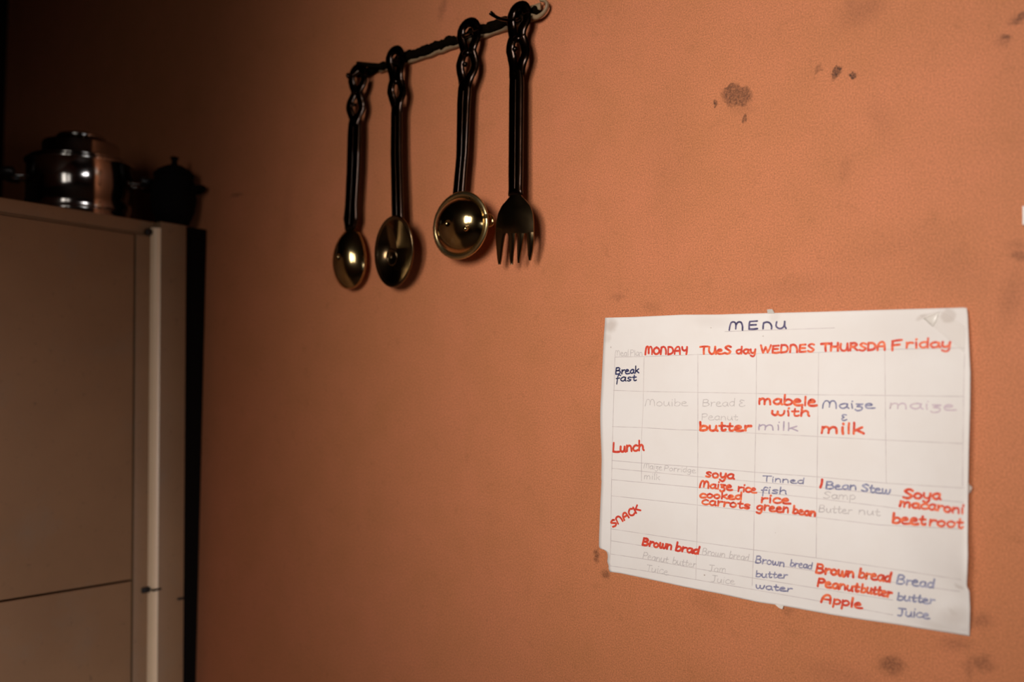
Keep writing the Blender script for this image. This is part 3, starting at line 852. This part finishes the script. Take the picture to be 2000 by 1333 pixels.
# --- single-stroke handwriting: (advance, strokes), 1.0 = height of a small letter
G = {
 'a': (.95, [[(.72, .85), (.45, 1), (.12, .72), (.1, .28), (.38, .0), (.66, .25), (.74, .9)], [(.74, .9), (.74, .25), (.88, .02)]]),
 'b': (.92, [[(.12, 1.75), (.12, .9), (.13, .05)], [(.13, .6), (.42, .98), (.78, .75), (.76, .22), (.42, .0), (.13, .12)]]),
 'c': (.85, [[(.72, .88), (.42, 1), (.1, .62), (.15, .15), (.48, 0), (.8, .15)]]),
 'd': (.95, [[(.72, .85), (.45, 1), (.12, .72), (.1, .28), (.38, .0), (.66, .25), (.74, .8)], [(.76, 1.7), (.74, .8), (.76, .02)]]),
 'e': (.92, [[(.16, .56), (.48, .58), (.64, .76), (.46, 1.02), (.2, .9), (.08, .5), (.18, .08), (.5, -.04), (.88, .06)]]),
 'f': (.70, [[(.7, 1.55), (.48, 1.75), (.3, 1.4), (.26, .4), (.2, -.6)], [(.05, .85), (.6, .92)]]),
 'g': (.95, [[(.72, .85), (.45, 1), (.12, .72), (.1, .3), (.38, .05), (.68, .35), (.74, .9)], [(.74, .9), (.72, -.3), (.45, -.7), (.12, -.5)]]),
 'h': (.90, [[(.12, 1.75), (.12, .9), (.12, 0)], [(.12, .55), (.4, .98), (.66, .8), (.7, .25), (.78, 0)]]),
 'i': (.40, [[(.16, 1), (.17, .5), (.2, 0)], [(.19, 1.5), (.21, 1.56)]]),
 'j': (.45, [[(.3, 1), (.3, -.3), (.1, -.7)], [(.3, 1.5), (.31, 1.54)]]),
 'k': (.88, [[(.12, 1.7), (.12, .9), (.12, 0)], [(.7, 1.0), (.16, .42)], [(.3, .55), (.8, .02)]]),
 'l': (.42, [[(.17, 1.7), (.17, .9), (.2, 0)]]),
 'm': (1.35, [[(.1, 1), (.1, .5), (.1, 0)], [(.1, .6), (.32, 1), (.55, .8), (.57, 0)], [(.57, .6), (.82, 1), (1.06, .8), (1.14, 0)]]),
 'n': (.95, [[(.1, 1), (.1, .5), (.1, 0)], [(.1, .55), (.38, 1), (.68, .8), (.76, 0)]]),
 'o': (.92, [[(.42, 1), (.12, .72), (.12, .25), (.42, 0), (.72, .25), (.74, .72), (.42, 1)]]),
 'p': (.92, [[(.12, 1), (.12, .2), (.12, -.7)], [(.12, .65), (.42, 1), (.76, .75), (.72, .25), (.42, .05), (.13, .2)]]),
 'r': (.75, [[(.12, 1), (.14, .5), (.15, 0)], [(.14, .5), (.35, .9), (.66, .92)]]),
 's': (.80, [[(.66, .88), (.4, 1), (.14, .78), (.38, .52), (.66, .3), (.42, .0), (.1, .1)]]),
 't': (.75, [[(.32, 1.5), (.3, .8), (.32, .12), (.52, 0), (.68, .15)], [(.06, .92), (.62, .95)]]),
 'u': (.95, [[(.1, 1), (.1, .35), (.32, 0), (.62, .2), (.72, .95)], [(.72, .95), (.74, .3), (.86, 0)]]),
 'v': (.85, [[(.08, 1), (.38, .0)], [(.38, 0), (.74, 1)]]),
 'w': (1.25, [[(.08, 1), (.12, .35), (.32, .0), (.52, .3), (.56, .85)], [(.56, .85), (.6, .3), (.8, .0), (1.02, .3), (1.08, 1)]]),
 'x': (.85, [[(.1, 1), (.72, 0)], [(.7, 1), (.1, 0)]]),
 'y': (.92, [[(.1, 1), (.12, .4), (.36, .1), (.64, .35), (.72, .98)], [(.72, .98), (.68, -.2), (.42, -.68), (.1, -.45)]]),
 'z': (.85, [[(.12, .95), (.7, .95)], [(.7, .95), (.2, .45), (.6, .3), (.62, -.3), (.3, -.55), (.08, -.3)]]),
 'A': (1.25, [[(.08, 0), (.15, 1), (.5, 1.6), (.9, 1.4), (.98, 0)], [(.14, .7), (.98, .72)]]),
 'B': (1.15, [[(.15, 1.6), (.13, .8), (.12, 0)], [(.15, 1.55), (.65, 1.6), (.85, 1.25), (.62, .92), (.2, .85)], [(.2, .85), (.75, .8), (.98, .4), (.65, .02), (.12, .02)]]),
 'C': (1.1, [[(.95, 1.35), (.6, 1.6), (.15, 1.1), (.15, .4), (.6, 0), (1.0, .25)]]),
 'D': (1.2, [[(.15, 1.6), (.14, .8), (.14, 0)], [(.15, 1.55), (.7, 1.5), (1.0, .9), (.8, .2), (.14, .02)]]),
 'E': (1.1, [[(.9, 1.58), (.5, 1.56), (.14, 1.5)], [(.16, 1.5), (.12, .8), (.12, .05)], [(.14, .82), (.8, .85)], [(.12, .05), (.5, 0), (.92, .06)]]),
 'F': (1.1, [[(.95, 1.6), (.5, 1.58), (.14, 1.52)], [(.18, 1.55), (.14, .8), (.1, 0)], [(.14, .8), (.75, .86)]]),
 'H': (1.2, [[(.14, 1.6), (.12, 0)], [(.95, 1.6), (.95, 0)], [(.12, .8), (.95, .85)]]),
 'J': (1.0, [[(.1, 1.6), (.95, 1.6)], [(.55, 1.6), (.55, .4), (.4, .05), (.1, .1)]]),
 'K': (1.1, [[(.14, 1.6), (.12, 0)], [(.9, 1.55), (.2, .75)], [(.38, .9), (1.0, .05)]]),
 'L': (1.1, [[(.18, 1.7), (.14, .9), (.14, .06)], [(.14, .06), (.6, .0), (1.0, -.02)]]),
 'M': (1.45, [[(.08, 0), (.14, .9), (.28, 1.5), (.52, 1.5), (.64, 1.0), (.66, .25)], [(.66, .9), (.8, 1.45), (1.05, 1.5), (1.22, .9), (1.26, 0)]]),
 'N': (1.25, [[(.12, 0), (.14, .9), (.2, 1.45)], [(.18, 1.3), (.5, 1.55), (.85, 1.3), (1.0, .6), (1.02, 0)]]),
 'O': (1.2, [[(.55, 1.55), (.15, 1.1), (.15, .4), (.55, 0), (.98, .4), (.98, 1.1), (.55, 1.55)]]),
 'P': (1.05, [[(.15, 1.6), (.14, .8), (.12, 0)], [(.15, 1.5), (.6, 1.62), (.92, 1.25), (.65, .82), (.16, .78)]]),
 'R': (1.15, [[(.15, 1.6), (.14, .8), (.12, 0)], [(.15, 1.5), (.6, 1.62), (.9, 1.25), (.62, .85), (.16, .8)], [(.4, .82), (.98, 0)]]),
 'S': (1.05, [[(.9, 1.4), (.55, 1.6), (.18, 1.25), (.5, .85), (.88, .45), (.55, .0), (.1, .15)]]),
 'T': (1.15, [[(.05, 1.5), (.55, 1.58), (1.12, 1.58)], [(.58, 1.55), (.55, .8), (.6, 0)]]),
 'U': (1.2, [[(.12, 1.5), (.12, .5), (.45, 0), (.85, .3), (.95, 1.5)], [(.95, 1.5), (.98, .5), (1.08, 0)]]),
 'W': (1.5, [[(.08, 1.55), (.25, .6), (.36, .02)], [(.36, .02), (.6, .8), (.68, 1.2)], [(.68, 1.2), (.85, .5), (.95, .02)], [(.95, .02), (1.2, .8), (1.35, 1.55)]]),
 'Y': (1.15, [[(.1, 1.5), (.15, 1.0), (.5, .75), (.85, 1.0)], [(.95, 1.55), (.9, .6), (.85, 0)]]),
 '&': (.95, [[(.7, 1.35), (.35, 1.45), (.2, 1.1), (.5, .82), (.2, .5), (.25, .1), (.55, .0), (.82, .2)]]),
 '|': (.4, [[(.25, 1.6), (.2, .8), (.1, 0)]]),
 ' ': (.55, []),
}

def ink(name, c, c2=None, rough=.45, scale=220):
    m = NT(name)
    m.base(m.mix(m.ramp(m.noise(scale, 3, .6), .42, .62), c, c2 or c))
    m.set(Roughness=rough)
    return m.m
M['red'] = ink('red_marker_ink', lin(212, 62, 48), lin(232, 88, 58))
M['orange'] = ink('orange_red_marker_ink', lin(218, 66, 42), lin(248, 122, 74))
M['navy'] = ink('navy_pen_ink', lin(22, 26, 66), lin(58, 62, 110))
M['indigo'] = ink('indigo_pen_ink', lin(108, 106, 144), lin(160, 156, 182), scale=300)
M['title'] = ink('violet_black_marker_ink', lin(58, 50, 92), lin(110, 100, 138), scale=300)
M['greyblue'] = ink('blurred_blue_grey_ink', lin(124, 124, 156), lin(176, 174, 196), scale=300)
M['mauve'] = ink('faded_mauve_ink', lin(176, 160, 180), lin(200, 180, 192))
M['rose'] = ink('faded_rose_ink', lin(206, 184, 196), lin(216, 196, 200))
M['pencil'] = ink('faint_pencil', lin(202, 192, 190), lin(220, 210, 206))
M['line'] = ink('ruled_pencil_line', lin(198, 184, 184), lin(222, 210, 206), scale=60)

UX = Vector((1, 0, 0))
class Ink:
    """collects strokes lying on the sheet"""
    def __init__(s): s.mb = MB()
    def stroke(s, px_pts, width, lift, smooth=True):
        pts = catmull([Vector((a, b, 0)) for a, b in px_pts], 5) if smooth else [Vector((a, b, 0)) for a, b in px_pts]
        W3 = [PP(p.x, p.y, lift) for p in pts]
        r = width / 2
        n_ = 10
        for i, p in enumerate(W3):
            if i % 2 == 0 or i == len(W3) - 1 or len(W3) < 4:
                v_ = [p + Vector((math.cos(2 * math.pi * j / n_) * r, 0, math.sin(2 * math.pi * j / n_) * r)) for j in range(n_)]
                s.mb.add(v_, [tuple(range(n_))])
        for a, b in zip(W3, W3[1:]):
            d = b - a; d.y = 0
            if d.length < 1e-7: continue
            d.normalize()
            nrm = Vector((-d.z, 0, d.x)) * r
            s.mb.add([a + nrm, b + nrm, b - nrm, a - nrm], [(0, 1, 2, 3)])
    def word(s, text, x0, y0, x1, y1, xh, width_px, lift=.00022, slant=.05, jit=.05, capf=1.0):
        adv = sum(G[c][0] for c in text) - .12
        d = Vector((x1 - x0, y1 - y0)) / adv
        L_ = d.length
        up = Vector((d.y / L_, -d.x / L_)) * xh
        up = Vector((up.x + slant * xh, up.y))
        rnd = random.Random(text + str(int(x0)))
        pos = -.06
        w_m = width_px * (.93 if width_px > 3.5 else 1.0) / 1720.0
        for c in text:
            a_, st = G[c]
            jy = rnd.uniform(-jit, jit); sc = 1 + rnd.uniform(-.07, .07)
            for q in st:
                pts = []
                for (gx, gy) in q:
                    if c.isupper(): gy *= capf
                    o_ = Vector((x0, y0)) + d * (pos + gx + rnd.uniform(-.025, .025)) + up * (gy * sc + jy + rnd.uniform(-.03, .03))
                    pts.append((o_.x, o_.y))
                s.stroke(pts, w_m * rnd.uniform(.88, 1.1), lift)
            pos += a_
    def done(s, name, mat, label=None):
        o = s.mb.build(name, M[mat], sheet, smooth=False)
        # faces must look towards the room
        for p in o.data.polygons:
            if p.normal.y > 0: p.flip()
        if label: o['label'] = label
        return o

def entry(name, mat, label, words):
    k_ = Ink()
    for w_ in words: k_.word(*w_)
    return k_.done(name, mat, label)

# ruled pencil grid
GL = [
 [(1201, 698), (1258, 697), (1363, 693), (1477, 691), (1599, 689), (1728, 683), (1884, 680)],
 [(1198, 763), (1256, 765), (1363, 767), (1477, 769), (1598, 771.7), (1728, 773), (1883, 775)],
 [(1195.5, 833.7), (1253, 835.7), (1325, 840), (1363, 841), (1477, 847), (1594, 853), (1724, 860), (1881, 867)],
 [(1195, 900), (1253, 905), (1363, 913), (1474, 923), (1596, 932), (1724, 944), (1882.6, 954)],
 [(1195, 915.4), (1364, 931.7), (1480, 942), (1592, 952), (1728, 966), (1881, 982)],
 [(1195, 937.5), (1362, 953), (1480, 962), (1603, 975), (1724, 990), (1760, 995)],
 [(1194, 969), (1361, 987), (1478, 1000), (1595, 1011), (1717, 1026), (1878, 1034)],
 [(1193, 1033.6), (1361, 1059), (1472, 1074.6), (1590, 1090), (1722, 1109), (1876, 1133)],
 [(1194, 1057), (1254, 1066.7), (1361, 1083), (1472, 1098), (1590, 1116), (1750, 1139), (1874, 1156)],
 [(1192, 1082.7), (1254, 1092), (1359, 1111), (1472, 1130), (1590, 1149), (1744, 1173)],
 [(1191, 1105.8), (1254, 1115), (1359, 1133), (1467, 1151.5), (1584, 1172), (1744, 1202)],
 [(1201, 699), (1198, 800), (1195.5, 893), (1194, 969), (1193, 1060), (1191, 1108)],
 [(1258, 699), (1256, 800), (1253, 855), (1253, 940)],
 [(1363, 692), (1363, 800), (1363, 889), (1361, 1057), (1359, 1133)],
 [(1477.6, 692), (1477, 797), (1474, 922), (1472, 1075), (1469, 1145)],
 [(1599, 689), (1598, 774), (1596, 920), (1594, 1090)],
 [(1728, 680), (1729, 774), (1731, 944)],
 [(1884, 691), (1882, 765), (1881, 867), (1880, 950)],
 [(1416, 648), (1470, 646), (1535, 644), (1630, 641)],
]
k_ = Ink()
for g in GL:
    d_ = [g[0]]
    for a, b in zip(g, g[1:]):
        m_ = max(1, int(math.hypot(b[0] - a[0], b[1] - a[1]) / 9))
        d_ += [(a[0] + (b[0] - a[0]) * q / m_, a[1] + (b[1] - a[1]) * q / m_) for q in range(1, m_ + 1)]
    k_.stroke(d_, .00060, .00016, smooth=False)
k_.done('ruled_lines', 'line', 'faint ruled pencil grid')

t_ = Ink()
for (c, xa, xb, yb, xh) in (('M', 1424, 1453, 645, 10.0), ('E', 1462, 1481, 644, 9.5), ('N', 1489, 1510, 642.5, 8), ('U', 1515, 1536, 642, 9.5)):
    t_.word(c, xa, yb, xb, yb - .4, xh, 3.6)
t_.done('title_lettering', 'title', 'dark violet heading reading MENU')

entry('day_heading', 'red', 'red heading reading MONDAY', [('MONDAY', 1260, 693, 1343, 692, 9.2, 4.3)])
entry('day_heading', 'orange', 'red heading reading TUeSday', [('TUeS', 1367, 692, 1428, 691, 9.0, 4.4), ('day', 1438, 691, 1477, 691, 8.0, 4.2)])
entry('day_heading', 'orange', 'red heading reading WEDNES', [('WEDNES', 1486, 690, 1591, 687, 9.2, 4.4)])
entry('day_heading', 'orange', 'red heading reading THURSDA', [('THURSDA', 1604, 686, 1731, 684, 9.3, 4.6)])
entry('day_heading', 'orange', 'red heading reading Friday', [('F', 1742, 684, 1764, 682, 11.5, 4.4), ('riday', 1769, 680, 1858, 679, 10.5, 4.2)])
entry('meal_lettering', 'navy', 'dark blue word reading Break fast', [('Break', 1202, 731.5, 1248, 729, 7.6, 2.9, .00022, .12), ('fast', 1203, 746, 1243, 744, 7.6, 2.6, .00022, .15)])
entry('meal_lettering', 'red', 'red word reading Lunch', [('Lunch', 1197, 884, 1258, 880.5, 10.5, 4.8)])
entry('meal_lettering', 'red', 'red slanting word reading SNACK', [('SNACK', 1197, 1030.5, 1251.5, 997.5, 8.2, 4.2)])
entry('faint_lettering', 'pencil', 'faint grey corner heading reading Meal Plan', [('Meal', 1201, 696, 1228, 695.5, 7, 1.3), ('Plan', 1231, 695.5, 1255, 695, 7, 1.3)])
entry('faint_lettering', 'pencil', 'faint grey word reading Mouibe', [('Mouibe', 1260, 793.5, 1343, 793.5, 8.2, 1.5)])
entry('faint_lettering', 'pencil', 'faint grey words reading Bread & Peanut', [('Bread', 1372, 794, 1436, 794, 8.3, 1.5), ('&', 1442, 794, 1456, 794, 8, 1.5), ('Peanut', 1370, 821, 1441, 821, 7.6, 1.5)])
entry('entry_lettering', 'orange', 'thick red word reading butter', [('butter', 1366, 841.5, 1467, 841.5, 9.6, 5.0)])
entry('entry_lettering', 'orange', 'red words reading mabele with', [('mabele', 1482, 789, 1595, 793, 11.0, 4.6), ('with', 1507, 812, 1582, 813, 9.0, 4.4)])
entry('entry_lettering', 'mauve', 'faded mauve word reading milk', [('milk', 1481, 839.5, 1558, 842, 9.6, 2.6)])
entry('entry_lettering', 'indigo', 'violet words reading Maize &', [('Maize', 1606, 798, 1708, 798, 9.0, 2.6), ('&', 1642, 822, 1655, 822, 8.0, 2.6)])
entry('entry_lettering', 'orange', 'red word reading milk in the Thursday column', [('milk', 1604, 846.5, 1687, 847, 12.0, 4.8)])
entry('faint_lettering', 'rose', 'faded pink word reading maize', [('maize', 1738, 798, 1867, 802, 10.5, 2.3)])
entry('faint_lettering', 'pencil', 'faint grey words reading Maize Porridge milk', [('Maize', 1257, 915.5, 1293, 919, 6.2, 1.3), ('Porridge', 1297, 919.5, 1359, 924.5, 6.2, 1.3), ('milk', 1258, 936, 1289, 938, 7, 1.3)])
entry('entry_lettering', 'orange', 'red words reading soya Maize rice cooked carrots',
      [('soya', 1378, 932, 1434, 936.5, 9.2, 4.6), ('Maize', 1366, 953, 1430, 957.5, 8.4, 4.2), ('rice', 1441, 960, 1477, 963, 8.2, 4.1), ('cooked', 1367, 972.5, 1449, 976.5, 8.0, 4.2), ('carrots', 1371, 985.5, 1464, 994.5, 8.6, 4.2)])
entry('entry_lettering', 'indigo', 'thin blue words reading Tinned fish', [('Tinned', 1489, 940.5, 1571, 946, 6.6, 2.0), ('fish', 1487, 964, 1537, 965.5, 7.4, 2.3)])
entry('entry_lettering', 'orange', 'red words reading rice green bean', [('rice', 1486, 981.5, 1543, 985, 9.4, 4.2), ('green', 1478, 996, 1541, 1002, 9.4, 4.2), ('bean', 1548, 1003, 1593, 1009, 8.6, 4.6)])
entry('entry_lettering', 'red', 'short red upright stroke beside the words Bean Stew', [('|', 1601, 952.5, 1607, 952.5, 9.4, 5.0)])
entry('entry_lettering', 'greyblue', 'grey blue words reading Bean Stew', [('Bean', 1613, 955, 1673, 957.5, 8.6, 3.0), ('Stew', 1682, 960, 1739, 966, 8.6, 3.2)])
entry('faint_lettering', 'pencil', 'faint grey words reading Samp Butter nut', [('Samp', 1608, 974, 1671, 977, 8.2, 1.8), ('Butter', 1599, 1000.5, 1664, 1004.5, 8.0, 1.8), ('nut', 1677, 1005, 1719, 1008, 8.0, 1.8)])
entry('entry_lettering', 'orange', 'red words reading soya macaroni beet root',
      [('Soya', 1764, 973, 1838, 977, 11.0, 4.6), ('macaroni', 1757, 989, 1882, 1004, 10.0, 4.6), ('beet', 1743, 1022, 1808, 1025, 10.8, 4.8), ('root', 1815, 1027, 1881, 1033, 10.8, 4.8)])
entry('entry_lettering', 'red', 'thick red words reading Brown brad in the Monday column', [('Brown', 1254, 1065, 1312, 1074, 8.8, 4.9), ('brad', 1319, 1075.5, 1365, 1083.5, 8.8, 4.9)])
entry('faint_lettering', 'pencil', 'faint grey words reading Peanut butter Juice', [('Peanut', 1255, 1091.5, 1304, 1100.5, 7.6, 1.7), ('butter', 1313, 1102, 1359, 1109.5, 7.2, 1.6), ('Juice', 1261, 1116.5, 1305, 1123.5, 7.8, 1.6)])
entry('faint_lettering', 'pencil', 'faint grey words reading Brown bread Jam Juice', [('Brown', 1371, 1084, 1416, 1090, 8.0, 1.8), ('bread', 1424, 1090.5, 1462, 1096.5, 7.8, 1.5), ('Jam', 1384, 1116.5, 1418, 1119, 7.4, 1.5), ('Juice', 1389, 1137, 1435, 1142.5, 7.6, 1.5)])
entry('entry_lettering', 'indigo', 'thin blue words reading Brown bread butter water', [('Brown', 1475, 1100, 1532, 1107.5, 8.2, 2.3), ('bread', 1543, 1106.5, 1586, 1112.5, 7.8, 2.2), ('butter', 1476, 1127.5, 1538, 1130.5, 7.0, 2.2), ('water', 1476, 1150, 1547, 1157, 7.0, 2.4)])
entry('entry_lettering', 'orange', 'red words reading Brown bread Peanut butter Apple',
      [('Brown', 1593, 1119, 1668, 1129, 10.6, 4.8), ('bread', 1677, 1128.5, 1739, 1138, 10.6, 4.6), ('Peanut', 1596, 1145, 1677, 1157, 9.6, 4.6), ('butter', 1681, 1157, 1740, 1167, 9.6, 4.6), ('Apple', 1604, 1176, 1683, 1189, 9.8, 4.4)])
entry('entry_lettering', 'greyblue', 'blurred grey blue words reading Bread butter Juice', [('Bread', 1751, 1140, 1824, 1150, 10.2, 3.0), ('butter', 1752, 1172.5, 1825, 1180.5, 8.6, 2.8), ('Juice', 1753, 1203, 1815, 1209, 9.4, 2.8)])

# tape at the corners and the small folded tabs at the edges
def tape_mat():
    m = NT('clear_sticky_tape')
    m.base((.85, .78, .70, 1))
    m.set(Roughness=.12, Alpha=.05)
    return m.m
M['tape'] = tape_mat()
M['tab'] = plain('white_tape_tab', (.80, .74, .68, 1), .35)
def patch(name, quad, mat, lift, bulge=0.0, n_=8, label=None):
    a, b, c, d = [Vector(q) for q in quad]
    v_, f_ = [], []
    for j in range(n_ + 1):
        for i in range(n_ + 1):
            u, t = i / n_, j / n_
            q = (a * (1 - u) + b * u) * (1 - t) + (d * (1 - u) + c * u) * t
            v_.append(PP(q.x, q.y, lift + bulge * math.sin(math.pi * u) * math.sin(math.pi * t)))
    for j in range(n_):
        for i in range(n_):
            k = j * (n_ + 1) + i
            f_.append((k, k + 1, k + n_ + 2, k + n_ + 1))
    T_ = len(v_)
    v_ += [p + Vector((0, .00012, 0)) for p in v_]
    f_ += [tuple(T_ + q for q in reversed(g)) for g in f_]
    E = [i for i in range(n_ + 1)] + [j * (n_ + 1) + n_ for j in range(1, n_ + 1)] + [n_ * (n_ + 1) + i for i in range(n_ - 1, -1, -1)] + [j * (n_ + 1) for j in range(n_ - 1, 0, -1)]
    for p, q in zip(E, E[1:] + E[:1]): f_.append((p, q, T_ + q, T_ + p))
    o = build(name, v_, f_, M[mat], sheet)
    if label: o['label'] = label
    return o
patch('tape', [(1796, 616), (1838, 607), (1886, 640), (1884, 690)], 'tape', .0004, .0006, 10, 'clear tape across the top right corner')
patch('tape_fold', [(1803, 622), (1835, 609), (1829, 628), (1822, 639)], 'tab', .0008, .0012, 6, 'shiny white wrinkle of tape')  # opaque white patch painted in for the glint on the clear tape
def tab(quad, h0, h1):
    a, b, c, d = quad
    v_ = [P(*a, h0), P(*b, h0), P(*c, h1), P(*d, h1)]
    v_ += [p + Vector((0, .0006, 0)) for p in v_]
    build('tape_tab', v_, [(0, 1, 2, 3), (7, 6, 5, 4), (0, 4, 5, 1), (1, 5, 6, 2), (2, 6, 7, 3), (3, 7, 4, 0)], M['tab'], sheet, smooth=False)
tab([(1499, 612.5), (1513, 612.5), (1508, 604), (1498, 605)], .0015, .0050)
tab([(1513, 1181), (1530, 1184), (1528, 1191), (1521, 1188)], .0025, .0050)
tab([(1891, 945), (1898.5, 952), (1897, 960), (1891, 966)], .0110, .0060)

# edge of another white sheet, just entering the picture on the right
q0, q1 = P(1998.4, 404), P(1998.0, 440)
sh = MB()
xs = q0.x
sh.box((xs, -.0032, q1.z), (xs + .21, -.0028, q0.z))
v_, f_ = [], []
tag(sh.build('paper_sheet', M['paper'], smooth=False, loc=(xs + .1, -.003, (q0.z + q1.z) / 2)), 'sliver of white paper at the far right edge of the picture, above the menu sheet', 'sheet')
